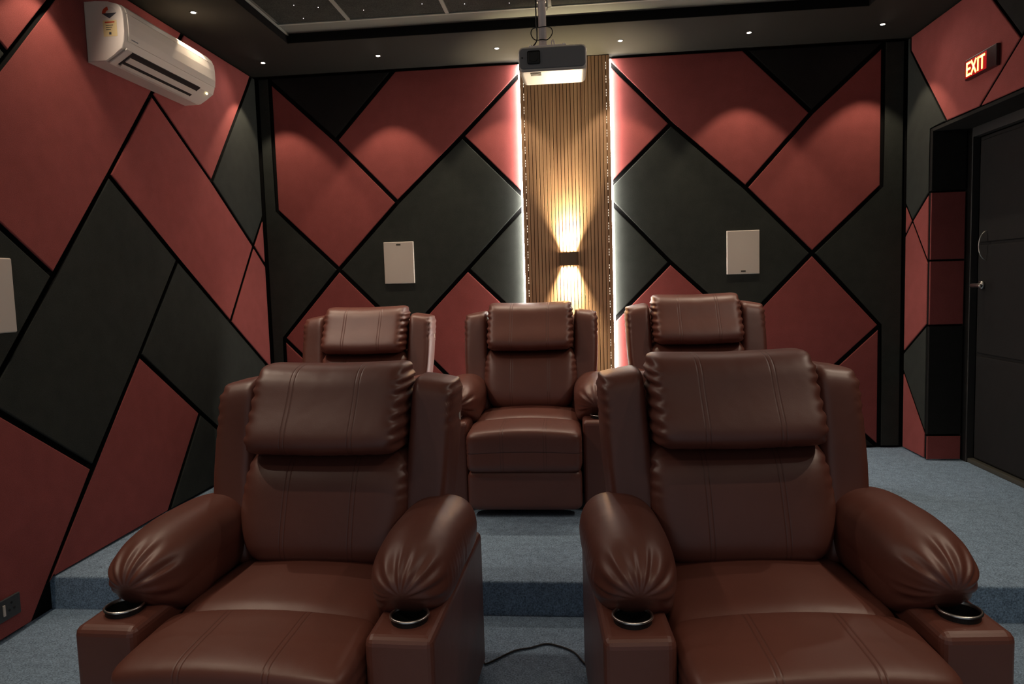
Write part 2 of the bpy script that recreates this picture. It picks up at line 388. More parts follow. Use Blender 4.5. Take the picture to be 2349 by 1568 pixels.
ret = [
 (1.837, 2.222, M_black, 'black felt block at the top of the doorway side'),
 (1.412, 1.837, M_red, 'upper red felt block on the side of the doorway'),
 (1.005, 1.412, M_red, 'middle red felt block on the side of the doorway'),
 (0.305, 1.005, M_black, 'black felt block low on the side of the doorway'),
 (PZ, 0.305, M_red, 'short red felt block at the foot of the doorway side'),
]
for z0, z1, mt, lb in ret: panel('return', [(XR - 0.006, z0), (2.395, z0), (2.395, z1), (XR - 0.006, z1)], mt, lb, 0.006)
# small sloped metal-free lining under the lintel
struct('trim_4', [((XR + 0.004, 3.45, 2.205), (2.42, 4.71, 2.224))], M_black)

# ------------------------------------------------------------------ doorway and door
struct('trim_5', [((2.40, 4.632, PZ), (2.44, 4.735, 2.205)), ((2.40, 3.50, PZ), (2.44, 3.58, 2.205)),
                  ((2.40, 3.58, 2.15), (2.44, 4.632, 2.205))], M_frame)
door = tag(thing('door_1', None, None, (2.442, 4.11, PZ)), kind='structure')
box('door_leaf', (0.0, -0.525, 0.03), (0.028, 0.518, 2.0), M_door, door)
bm = bmesh.new()
for z0, z1 in ((0.035, 0.676), (0.692, 1.352), (1.368, 1.98)):
    add_box(bm, (-0.012, -0.515, z0), (0.002, 0.50, z1), 0.008, 3)
mesh_obj('door_padding', bm, M_door, door)
bm = bmesh.new()
add_cyl(bm, (-0.012, 0.44, 1.11), (-0.030, 0.44, 1.11), 0.026)
add_cyl(bm, (-0.030, 0.44, 1.11), (-0.075, 0.44, 1.11), 0.012)
add_tube(bm, smooth_path([(-0.070, 0.452, 1.11), (-0.078, 0.40, 1.112), (-0.076, 0.34, 1.108)], 5), 0.011, 10)
tag(mesh_obj('door_handle', bm, M_chrome, door, smooth=True), 'chrome lever handle')
bm = bmesh.new()
pts = [(-0.012 - 0.045 * math.sin(t), 0.41 - 0.0 * t, 1.347 + 0.085 * math.cos(t)) for t in [math.pi * q / 20 for q in range(21)]]
add_tube(bm, pts, 0.0028, 8)
tag(mesh_obj('pull_handle', bm, M_chrome, door, smooth=True), 'thin curved chrome pull')
bm = bmesh.new(); add_box(bm, (2.405, 3.5, PZ), (2.445, 4.632, PZ + 0.028), 0.004)
tag(mesh_obj('baseboard_right', bm, M_kerb), kind='structure')

# ------------------------------------------------------------------ slatted wood strip + led
wx0, wx1 = -0.378, 0.236
wp = thing('slatted_wood_panel', 'tall slatted oak panel up the middle of the back wall behind the sconce', 'wood panel', ((wx0 + wx1) / 2, YB, PZ))
hw = (wx1 - wx0) / 2; H = ZC - PZ - 0.004
box('backing_board', (-hw + 0.004, -0.025, 0), (hw - 0.004, TH - 0.002, H), M_wall, wp)
bm = bmesh.new(); ns = 25; pw = 2 * hw / ns
for q in range(ns):
    x0 = -hw + q * pw + (0.0019 if q else 0); x1 = -hw + (q + 1) * pw - (0.0019 if q < ns - 1 else 0)
    add_box(bm, (x0, -0.040, 0.001), (x1, -0.0245, H), 0.001, 1)
mesh_obj('slats', bm, M_wood, wp)
bm = bmesh.new()
for sgn in (-1, 1):
    xx = sgn * (hw - pw)
    for q in range(150):
        z = 0.03 + q * 0.018 + 0
        if z < H - 0.02 and (q % 5) < 3 and noise.noise(Vector((q * 0.13, sgn, 0))) > -0.35:
            add_box(bm, (xx - 0.0009, -0.0385, z), (xx + 0.0009, -0.0365, z + 0.010))
tag(mesh_obj('light_leak', bm, M_diode, wp), 'warm points of light in the outermost grooves', kind='stuff')
for sx_, nm in ((-1, 'left'), (1, 'right')):
    bm = bmesh.new()
    x0 = (wx0 - 0.0105) if sx_ < 0 else (wx1 + 0.0005)
    add_box(bm, (x0, YB - 0.030, PZ + 0.002), (x0 + 0.010, YB + TH - 0.002, ZC - 0.03))
    tag(mesh_obj('led_strip', bm, M_led), 'glowing white light strip along the %s edge of the wood panel' % nm, 'light strip', 'light strips of the wood panel')

# ------------------------------------------------------------------ sconce
sc = thing('wall_sconce', 'small bronze up and down light on the wood panel', 'wall light', (-0.068, YB - 0.040, 1.507))
bm = bmesh.new()
hwid, hh, dep = 0.066, 0.045, 0.05
prof = []
for q in range(13):
    t = math.pi * q / 12
    prof.append((-hwid * math.cos(t) if False else hwid * -math.cos(t), -dep * (math.sin(t) ** 0.35)))
outer = prof; inner = [(x * 0.95, y * 0.93) for x, y in prof]
vo = [[bm.verts.new((x, y, z)) for x, y in outer] for z in (-hh, hh)]
vi = [[bm.verts.new((x, y, z)) for x, y in inner] for z in (-hh, hh)]
for q in range(12):
    bm.faces.new((vo[0][q], vo[0][q + 1], vo[1][q + 1], vo[1][q]))
    bm.faces.new((vi[0][q], vi[1][q], vi[1][q + 1], vi[0][q + 1]))
    for zz in (0, 1): bm.faces.new((vo[zz][q], vi[zz][q], vi[zz][q + 1], vo[zz][q + 1]))
mesh_obj('housing', bm, M_sconce, sc)
box('mounting_plate', (-hwid * 0.93, -0.004, -hh * 0.9), (hwid * 0.93, 0.0, hh * 0.9), M_sconce, sc)
for zz in (-1, 1):
    bm = bmesh.new(); add_cyl(bm, (0, -0.024, zz * 0.012), (0, -0.024, zz * 0.026), 0.016)
    tag(mesh_obj('lens', bm, M_slens, sc), 'glowing lens')

def spot(name, loc, power, size_deg, blend, col, rad, direction=(0, 0, -1), parent=None):
    L = bpy.data.lights.new(name, 'SPOT'); L.energy = power; L.spot_size = math.radians(size_deg); L.spot_blend = blend
    L.color = col; L.shadow_soft_size = rad
    o = bpy.data.objects.new(name, L); COL.objects.link(o)
    o.rotation_euler = Vector(direction).to_track_quat('-Z', 'Y').to_euler(); o.location = loc
    if parent: o.parent = parent
    return o
WARM = (1.0, 0.78, 0.50)
for zz in (-1, 1):
    L = bpy.data.lights.new('sconce_lamp', 'AREA'); L.shape = 'RECTANGLE'; L.size = 0.104; L.size_y = 0.036; L.spread = math.radians(62)
    L.energy = 4.8; L.color = (1.0, 0.82, 0.52)
    o = bpy.data.objects.new('sconce_lamp', L); COL.objects.link(o); o.parent = sc; o.location = (0, -0.024, zz * 0.040)
    o.rotation_euler = (math.pi if zz > 0 else 0, 0, 0)
spot('sconce_projector_fill', (0, -0.030, 0.042), 42.0, 40, 0.8, WARM, 0.006, (0, -0.9, 0.40), sc)  # extra beam added at the sconce to brighten the projector's underside

# ------------------------------------------------------------------ downlights
def downlight(x, y, label, power, fill=0.9):
    # each lamp gets an added fill spot, tilted away from the wall beside it
    tilt = (0, -0.85, -1) if y > 4.5 else ((0, 0.7, -1) if y < 0.5 else (-0.85 if x > 0 else 0.85, 0.45, -1))
    t = thing('downlight', label, 'ceiling light', (x, y, ZC), group='recessed ceiling downlights')
    bm = bmesh.new(); add_lathe(bm, [(0.013, 0.004), (0.013, -0.001), (0.019, -0.0025), (0.021, -0.001), (0.021, 0.002)])
    mesh_obj('trim_ring', bm, M_slot, t, smooth=True)
    bm = bmesh.new(); add_cyl(bm, (0, 0, -0.0018), (0, 0, 0.003), 0.0128)
    tag(mesh_obj('lens', bm, M_lens, t), 'glowing lens')
    spot('downlight_lamp', (0, 0, -0.004), power, 78, 0.30, (1.0, 0.80, 0.58), 0.012, (0, 0, -1), t)
    spot('downlight_fill', (0, 0, -0.006), power * fill, 118, 1.0, (1.0, 0.82, 0.68), 0.03, tilt, t)
PB, PS = 9.0, 7.0
names = ['downlight of the back row over the left corner, leftmost of six', 'downlight of the back row, second from the left corner',
         'downlight of the back row just left of the projector', 'downlight of the back row just right of the projector',
         'downlight of the back row, second from the right corner', 'downlight of the back row over the right corner, rightmost of six']
for x, lb in zip((-2.088, -1.295, -0.502, 0.296, 1.10, 1.906), names): downlight(x, 4.735, lb, PB, 0.30)
downlight(-2.072, 3.838, 'downlight directly in front of the air conditioner', PS, 0.9)
# rows that continue above the seats towards the screen
for y, w, sp in ((2.90, 'next before the air conditioner', 1.9), (1.97, 'second before the air conditioner', 0.9), (1.03, 'nearest the screen', 0.4)):
    downlight(-2.094, y, 'downlight of the left side row, %s' % w, PS, sp)
for y, w, sp in ((2.95, 'after the doorway', 1.9), (1.97, 'right of the front recliner', 0.9), (1.03, 'nearest the screen', 0.4)):
    downlight(1.906, y, 'downlight of the right side row, %s' % w, PS, sp)

for q, x in enumerate((-1.295, -0.502, 0.296, 1.10)):  # unseen row, added on the screen side to supply fill light
    downlight(x, 0.25, 'added fill downlight of the screen side row, %s' % ('nearest the left wall', 'just left of centre', 'just right of centre', 'nearest the right wall')[q], PS, 0.17)
# ------------------------------------------------------------------ speakers
def speaker(loc, rz, label, badge_top):
    t = thing('wall_speaker', label, 'speaker', loc, rz, 'white in-wall speakers')
    w, hgt = 0.110, 0.149
    box('frame', (-w, -0.008, -hgt), (w, 0.0, hgt), M_white, t, 0.003)
    box('grille', (-w + 0.003, -0.012, -hgt + 0.003), (w - 0.003, -0.006, hgt - 0.003), M_grille, t, 0.002)
    z = (hgt - 0.020) * (1 if badge_top else -1)
    tag(box('badge', (-0.016, -0.0135, z - 0.005), (0.016, -0.011, z + 0.005), M_kerb, t, 0.001), 'small dull metal badge')
speaker((-1.286, YB, 1.522), 0, 'white speaker on the dark diamond left of the wood panel', True)
speaker((1.124, YB, 1.515), 0, 'white speaker on the dark diamond right of the wood panel', False)
speaker((XL, 2.558, 1.359), math.pi / 2, 'white speaker on the left wall, cut by the left picture edge', True)

# ------------------------------------------------------------------ power socket
t = thing('power_socket', 'grey switched power socket low on the left wall', 'socket', (XL, 2.49, 0.126), math.pi / 2)
box('face_plate', (-0.075, -0.010, -0.043), (0.075, 0.0, 0.043), M_socket, t, 0.003)
bm = bmesh.new()
for dx, dz in ((0.030, 0.018), (0.018, -0.008), (0.042, -0.008)): add_cyl(bm, (dx, -0.0115, dz), (dx, -0.009, dz), 0.0045, seg=12)
mesh_obj('pin_holes', bm, M_slot, t)
box('rocker_switch', (-0.014, -0.014, -0.022), (-0.004, -0.009, 0.022), M_grille, t, 0.001)
box('rocker_switch', (-0.060, -0.014, -0.022), (-0.035, -0.009, 0.022), M_socket, t, 0.001)

# ------------------------------------------------------------------ exit sign
t = thing('exit_sign', 'lit red EXIT sign on the right wall above the doorway', 'exit sign', (XR, 4.128, 2.450), -math.pi / 2)
# local: +x runs towards the camera along the wall, -y out into the room
box('sign_box', (-0.150, -0.022, -0.056), (0.150, 0.0, 0.056), M_exitbox, t, 0.004)
box('letter_halo', (-0.142, -0.0232, -0.046), (0.062, -0.020, 0.046), M_exithalo, t, 0.001)  # added glowing plate that puts a red halo around the letters
bm = bmesh.new()
def stroke(p, q, w, y0=-0.0245, y1=-0.0215):
    p, q = Vector(p), Vector(q); d = (q - p).normalized(); nn = Vector((-d.y, d.x)) * w / 2
    vs = [p + nn, p - nn, q - nn, q + nn]
    f = [bm.verts.new((v.x, y0, v.y)) for v in vs]; k2 = [bm.verts.new((v.x, y1, v.y)) for v in vs]
    bm.faces.new(f); bm.faces.new(k2[::-1])
    for q2 in range(4): bm.faces.new((f[q2], k2[q2], k2[(q2 + 1) % 4], f[(q2 + 1) % 4]))
zb, zt, w = -0.037, 0.037, 0.012
x = -0.132
stroke((x + w / 2, zb), (x + w / 2, zt), w)
for z in (zb + w / 2, 0, zt - w / 2): stroke((x + w / 2, z), (x + 0.042, z), w)
x = -0.083
stroke((x, zb), (x + 0.048, zt), w); stroke((x, zt), (x + 0.048, zb), w)
x = -0.022
stroke((x + w / 2, zb), (x + w / 2, zt), w)
x = -0.002
stroke((x, zt - w / 2), (x + 0.050, zt - w / 2), w); stroke((x + 0.025, zb), (x + 0.025, zt - w / 2), w)
tag(mesh_obj('lettering', bm, M_exit, t), 'glowing letters reading EXIT')

# ------------------------------------------------------------------ air conditioner
AC_D = 0.94
ac = thing('air_conditioner', 'white split air conditioner high on the left wall', 'air conditioner', (XL, 3.64, 2.445), math.pi / 2)
# local: +x = away from camera along the wall ; -y = out into the room ; z up
X0, X1 = -0.405, 0.43
prof = [(0, 0.0), (0.090, 0.0), (0.100, 0.004), (0.145, 0.0280), (0.188, 0.0533), (0.200, 0.085), (0.2055, 0.130), (0.2055, 0.180), (0.202, 0.222),
        (0.194, 0.243), (0.178, 0.257), (0.130, 0.269), (0.06, 0.275), (0, 0.277)]
def extrude_prof(bm, prof, x0, x1, bev=0.0):
    A = [bm.verts.new((x0, -p[0] * AC_D, p[1])) for p in prof]; B = [bm.verts.new((x1, -p[0] * AC_D, p[1])) for p in prof]
    fa = bm.faces.new(A); fb = bm.faces.new(B[::-1]); nn = len(prof)
    for q in range(nn): bm.faces.new((A[q], B[q], B[(q + 1) % nn], A[(q + 1) % nn]))
    if bev: bmesh.ops.bevel(bm, geom=list(fa.edges) + list(fb.edges), offset=bev, segments=3, profile=0.5, affect='EDGES')
bm = bmesh.new(); extrude_prof(bm, prof, X0, X1, 0.006)
mesh_obj('body', bm, M_white, ac)
# front cover: a shell that stands 4 mm proud between the end caps
fc = [(0.197, 0.092), (0.2055, 0.094), (0.2095, 0.130), (0.2095, 0.180), (0.2065, 0.219), (0.198, 0.2185)]
bm = bmesh.new(); extrude_prof(bm, fc, X0 + 0.030, X1 - 0.004, 0.0015)
mesh_obj('front_cover', bm, M_white, ac)
tp = [(0.197, 0.2235), (0.2055, 0.2225), (0.1965, 0.2455), (0.1795, 0.2605), (0.130, 0.2725), (0.129, 0.268)]
bm = bmesh.new(); extrude_prof(bm, tp, X0 + 0.030, X1 - 0.035, 0.001)
mesh_obj('top_cover', bm, M_white, ac)
# air outlet: dark slot lying on the sloping underside with two vanes
def on_slope(tt, off=0.0):      # tt 0..1 from wall side to front along the underside
    p0 = Vector((0.098, 0.0015)); p1 = Vector((0.194, 0.058))
    dd = (p1 - p0); nn = Vector((dd.y, -dd.x)).normalized()
    q = p0 + dd * tt + nn * off; return (q.x, q.y)
def slab(t0, t1, o0, o1, x0, x1, bm):
    extrude_prof(bm, [on_slope(t0, o0), on_slope(t1, o0), on_slope(t1, o1), on_slope(t0, o1)], x0, x1)
bm = bmesh.new(); slab(0.12, 0.97, -0.004, 0.0035, X0 + 0.075, X1 - 0.150, bm); mesh_obj('air_outlet', bm, M_slot, ac)
bm = bmesh.new(); slab(0.42, 0.70, 0.0035, 0.009, X0 + 0.085, X1 - 0.158, bm); mesh_obj('vane', bm, M_white, ac)
bm = bmesh.new(); slab(0.10, 0.24, 0.0035, 0.009, X0 + 0.085, X1 - 0.158, bm); mesh_obj('vane', bm, M_white, ac)
bm = bmesh.new(); extrude_prof(bm, [on_slope(0.02, 0.0), on_slope(1.06, 0.0), on_slope(1.04, 0.008), on_slope(0.04, 0.008)], X0 + 0.018, X0 + 0.062, 0.002)
mesh_obj('hinge_cover', bm, M_white, ac)
bm = bmesh.new(); q = on_slope(0.75, 0.002); add_cyl(bm, (X1 - 0.065, -q[0] - 0.003, q[1]), (X1 - 0.065, -q[0] + 0.003, q[1] + 0.005), 0.005, seg=12)
tag(mesh_obj('status_light', bm, M_ledg, ac), 'small yellow status light')
# brand mark: an illegible thin dark dash on the cover
tag(box('cover_mark', (X0 + 0.05, -0.1955, 0.104), (X0 + 0.10, -0.190, 0.109), M_dark, ac), 'thin dark mark')
# energy sticker on the near end cap (in the plane x = X0)
st = bpy.data.objects.new('energy_sticker', None); COL.objects.link(st); st.parent = ac; st.empty_display_size = 0.02
def flat(name, pts, mat, off=0.0006):
    bm = bmesh.new(); f = [bm.verts.new((X0 - off, -p[0], p[1])) for p in pts]; g2 = [bm.verts.new((X0 + 0.0005, -p[0], p[1])) for p in pts]
    bm.faces.new(f); bm.faces.new(g2[::-1])
    for q2 in range(len(pts)): bm.faces.new((f[q2], g2[q2], g2[(q2 + 1) % len(pts)], f[(q2 + 1) % len(pts)]))
    return mesh_obj(name, bm, mat, st)
cy, cz = 0.125, 0.216
flat('label_dial', [(cy + 0.035 * math.cos(t), cz + 0.030 * math.sin(t)) for t in [math.radians(v) for v in range(0, 181, 15)]], M_grille, 0.0006)
flat('label_dial_arc', [(cy + 0.035 * math.cos(t), cz + 0.030 * math.sin(t)) for t in [math.radians(v) for v in range(100, 181, 10)]] +
     [(cy + 0.017 * math.cos(t), cz + 0.014 * math.sin(t)) for t in [math.radians(v) for v in range(180, 99, -10)]], M_sred, 0.0009)
flat('label_dial_base', [(cy - 0.036, cz), (cy + 0.036, cz), (cy + 0.018, cz - 0.012), (cy, cz - 0.024), (cy - 0.018, cz - 0.012)], M_sdk, 0.0008)
flat('label_sheet', [(cy - 0.034, cz - 0.105), (cy + 0.034, cz - 0.105), (cy + 0.034, cz - 0.032), (cy - 0.034, cz - 0.032)], M_sticker, 0.0006)
flat('label_heading', [(cy - 0.024, cz - 0.044), (cy + 0.024, cz - 0.044), (cy + 0.024, cz - 0.038), (cy - 0.024, cz - 0.038)], M_sred, 0.0009)
for q in range(3):
    flat('label_text', [(cy - 0.02, cz - 0.056 - q * 0.010), (cy + 0.016 - q * 0.006, cz - 0.056 - q * 0.010), (cy + 0.016 - q * 0.006, cz - 0.053 - q * 0.010), (cy - 0.02, cz - 0.053 - q * 0.010)], M_kerb, 0.0009)
flat('label_number', [(cy - 0.006, cz - 0.097), (cy + 0.005, cz - 0.097), (cy + 0.005, cz - 0.086), (cy - 0.006, cz - 0.086)], M_sdk, 0.0009)

# ------------------------------------------------------------------ projector
pj = thing('projector', 'white projector with a dark front hanging under the ceiling', 'projector', (-0.092, 3.06, 2.232), 0.0)
def rr(w, hgt, r, n=6):
    out = []
    for cx_, cz_, a0 in ((w - r, hgt - r, 0), (-w + r, hgt - r, 90), (-w + r, -hgt + r, 180), (w - r, -hgt + r, 270)):
        for q in range(n + 1):
            t = math.radians(a0 + 90 * q / n); out.append((cx_ + r * math.cos(t), cz_ + r * math.sin(t)))
    return out
def loft(bm, secs):
    R_ = [[bm.verts.new(p) for p in s_] for s_ in secs]; nn = len(R_[0])
    for q in range(len(R_) - 1):
        for i in range(nn): bm.faces.new((R_[q][i], R_[q][(i + 1) % nn], R_[q + 1][(i + 1) % nn], R_[q + 1][i]))
    bm.faces.new(R_[0][::-1]); bm.faces.new(R_[-1])
bm = bmesh.new()
hz = 0.052
secs = []
for yy, kx, kz in ((0.0, 0.138, hz - 0.006), (0.010, 0.142, hz - 0.001), (0.03, 0.144, hz), (0.20, 0.140, hz), (0.225, 0.132, hz - 0.006)):
    secs.append([(p[0], yy, p[1] + hz) for p in rr(kx, kz, 0.020)])
loft(bm, secs); mesh_obj('casing', bm, M_white, pj, smooth=False)
bm = bmesh.new()
loft(bm, [[(p[0], yy, p[1] + hz + 0.000) for p in rr(0.139 - dq, 0.042 - dq, 0.018)] for yy, dq in ((-0.005, 0.003), (-0.003, 0.0), (0.004, 0.0))])
tag(mesh_obj('front_panel', bm, M_dark, pj), 'dark grey front face')
bm = bmesh.new(); add_box(bm, (-0.104, -0.009, 0.028), (-0.050, -0.004, 0.082), 0.006)
lw = mesh_obj('lens_window', bm, M_slot, pj)
bm = bmesh.new(); add_cyl(bm, (-0.077, -0.012, 0.055), (-0.077, -0.008, 0.055), 0.018); mesh_obj('lens', bm, M_slot, lw)
bm = bmesh.new(); add_cyl(bm, (-0.126, -0.007, 0.056), (-0.126, -0.004, 0.056), 0.0035, seg=12); mesh_obj('sensor', bm, M_slot, pj)
bm = bmesh.new(); add_box(bm, (-0.095, 0.022, -0.0015), (-0.050, 0.062, 0.001), 0.0006); sl = mesh_obj('focus_slot', bm, M_kerb, pj)
bm = bmesh.new(); add_box(bm, (-0.083, 0.032, -0.0028), (-0.062, 0.052, -0.001)); mesh_obj('focus_knob', bm, M_sdk, sl)
mt = thing('projector_mount', 'white pole mount that holds the projector under the ceiling tray', 'projector mount', (-0.133, 3.14, 2.340))
bm = bmesh.new(); add_box(bm, (-0.058, -0.06, -0.003), (0.10, 0.06, 0.004), 0.002); mesh_obj('base_plate', bm, M_pole, mt)
for dx, dy in ((-0.05, -0.05), (0.09, -0.05), (-0.05, 0.05), (0.09, 0.05)):
    bm = bmesh.new(); add_cyl(bm, (dx, dy, 0.004), (dx, dy, 0.009), 0.005, seg=8); mesh_obj('bolt', bm, M_chrome, mt)
bm = bmesh.new(); add_cyl(bm, (0, 0, 0.004), (-0.004, 0, 0.587), 0.0165); mesh_obj('pole', bm, M_pole, mt, smooth=True)
bm = bmesh.new(); add_cyl(bm, (-0.004, 0, 0.583), (-0.004, 0, 0.596), 0.055); mesh_obj('ceiling_flange', bm, M_pole, mt)
bm = bmesh.new(); add_cyl(bm, (-0.002, 0, 0.20), (-0.002, 0, 0.235), 0.020); mesh_obj('collar', bm, M_pole, mt)
bm = bmesh.new(); add_tube(bm, smooth_path([(0.04, 0, 0.006), (0.037, -0.01, 0.03), (0.046, -0.01, 0.036), (0.052, 0, 0.006)], 5), 0.0025); mesh_obj('hook', bm, M_pole, mt)
bm = bmesh.new()
add_tube(bm, smooth_path([(-0.196, 3.15, 2.345), (-0.162, 3.135, 2.375), (-0.157, 3.13, 2.41), (-0.159, 3.13, 2.47), (-0.160, 3.13, 2.60), (-0.160, 3.13, 2.90)], 6), 0.003)
tag(mesh_obj('power_cable', bm, M_cable), 'black cable running straight up the left side of the projector pole', 'cable')
bm = bmesh.new()
add_tube(bm, smooth_path([(-0.158, 3.12, 2.377), (-0.172, 3.12, 2.385), (-0.182, 3.12, 2.405), (-0.175, 3.12, 2.425), (-0.150, 3.12, 2.43), (-0.115, 3.115, 2.43), (-0.094, 3.12, 2.422), (-0.092, 3.12, 2.40), (-0.112, 3.12, 2.378), (-0.135, 3.115, 2.378), (-0.158, 3.12, 2.377)], 6), 0.0022)
tag(mesh_obj('signal_cable', bm, M_cable), 'black cable looped around the projector pole', 'cable')
bm = bmesh.new()
add_tube(bm, smooth_path([(-0.112, 3.125, 2.50), (-0.108, 3.12, 2.53), (-0.112, 3.12, 2.56), (-0.105, 3.12, 2.62), (-0.112, 3.13, 2.75), (-0.112, 3.13, 2.90)], 6), 0.0022)
tag(mesh_obj('thin_cable', bm, M_grille), 'thin pale cable up the right side of the projector pole', 'cable')

# ------------------------------------------------------------------ floor cable
bm = bmesh.new()
add_tube(bm, smooth_path([(-0.62, 2.60, 0.005), (-0.445, 2.575, 0.005), (-0.399, 2.486, 0.005), (-0.368, 2.40, 0.005), (-0.349, 2.397, 0.005), (-0.269, 2.481, 0.005), (-0.212, 2.505, 0.005),
   (-0.157, 2.536, 0.005), (-0.116, 2.528, 0.005), (-0.051, 2.484, 0.005), (-0.005, 2.397, 0.005), (0.054, 2.33, 0.005), (0.18, 2.28, 0.005)], 6), 0.0035)
tag(mesh_obj('floor_cable', bm, M_cable), 'thin black cable lying on the carpet between the front recliners', 'cable')

# ------------------------------------------------------------------ recliner
def puff(c, hs, ex, n=36, deform=None, wrinkle=None):
    """rounded cushion: cube grid pushed onto a superellipsoid, then deformed and wrinkled"""
    bm = bmesh.new()
    bmesh.ops.create_grid(bm, x_segments=1, y_segments=1, size=1) if False else None
    key = {}
    def vert(x, y, z):
        kk = (round(x * 1e4), round(y * 1e4), round(z * 1e4))
        if kk not in key: key[kk] = bm.verts.new((x, y, z))
        return key[kk]
    g_ = [math.tan((-1 + 2 * q / n) * math.pi / 4 * 0.98) / math.tan(math.pi / 4 * 0.98) for q in range(n + 1)]
    for ax in range(3):
        for sg in (-1, 1):
            for i in range(n):
                for q in range(n):
                    quad = []
                    for u, v in ((i, q), (i + 1, q), (i + 1, q + 1), (i, q + 1)):
                        p = [0, 0, 0]; p[ax] = sg; p[(ax + 1) % 3] = g_[u]; p[(ax + 2) % 3] = g_[v]; quad.append(vert(*p))
                    bm.faces.new(quad if sg > 0 else quad[::-1])
    for v in bm.verts:
        x, y, z = v.co
        m_ = max(abs(x), abs(y), abs(z))
        s_ = (abs(x) ** ex[0] + abs(y) ** ex[1] + abs(z) ** ex[2])
        # solve t so that |tx|^a+|ty|^b+|tz|^c = 1
        lo, hi = 0.2, 1.01
        for _ in range(18):
            t = (lo + hi) / 2
            if (abs(t * x)) ** ex[0] + (abs(t * y)) ** ex[1] + (abs(t * z)) ** ex[2] > 1: hi = t
            else: lo = t
        p = Vector((x * t * hs[0], y * t * hs[1], z * t * hs[2]))
        if deform: p = deform(p, (x * t, y * t, z * t))
        v.co = p + Vector(c)
    if wrinkle:
        bm.normal_update()
        dd = [(v, v.normal.copy() * wrinkle(v.co - Vector(c))) for v in bm.verts]
        for v, q in dd: v.co += q
    return bm

def gathers(coord, lam, amp, fall, seed):
    """pinched stitching wrinkles; coord along the seam, fall = 0..1 nearness to the seam"""
    ph = noise.noise(Vector((coord * 14, seed, 0))) * 2.2
    am = 0.65 + 0.6 * noise.noise(Vector((coord * 30, seed + 9, 2)))
    return -amp * fall * am * (0.5 + 0.5 * math.sin(2 * math.pi * coord / lam + ph))

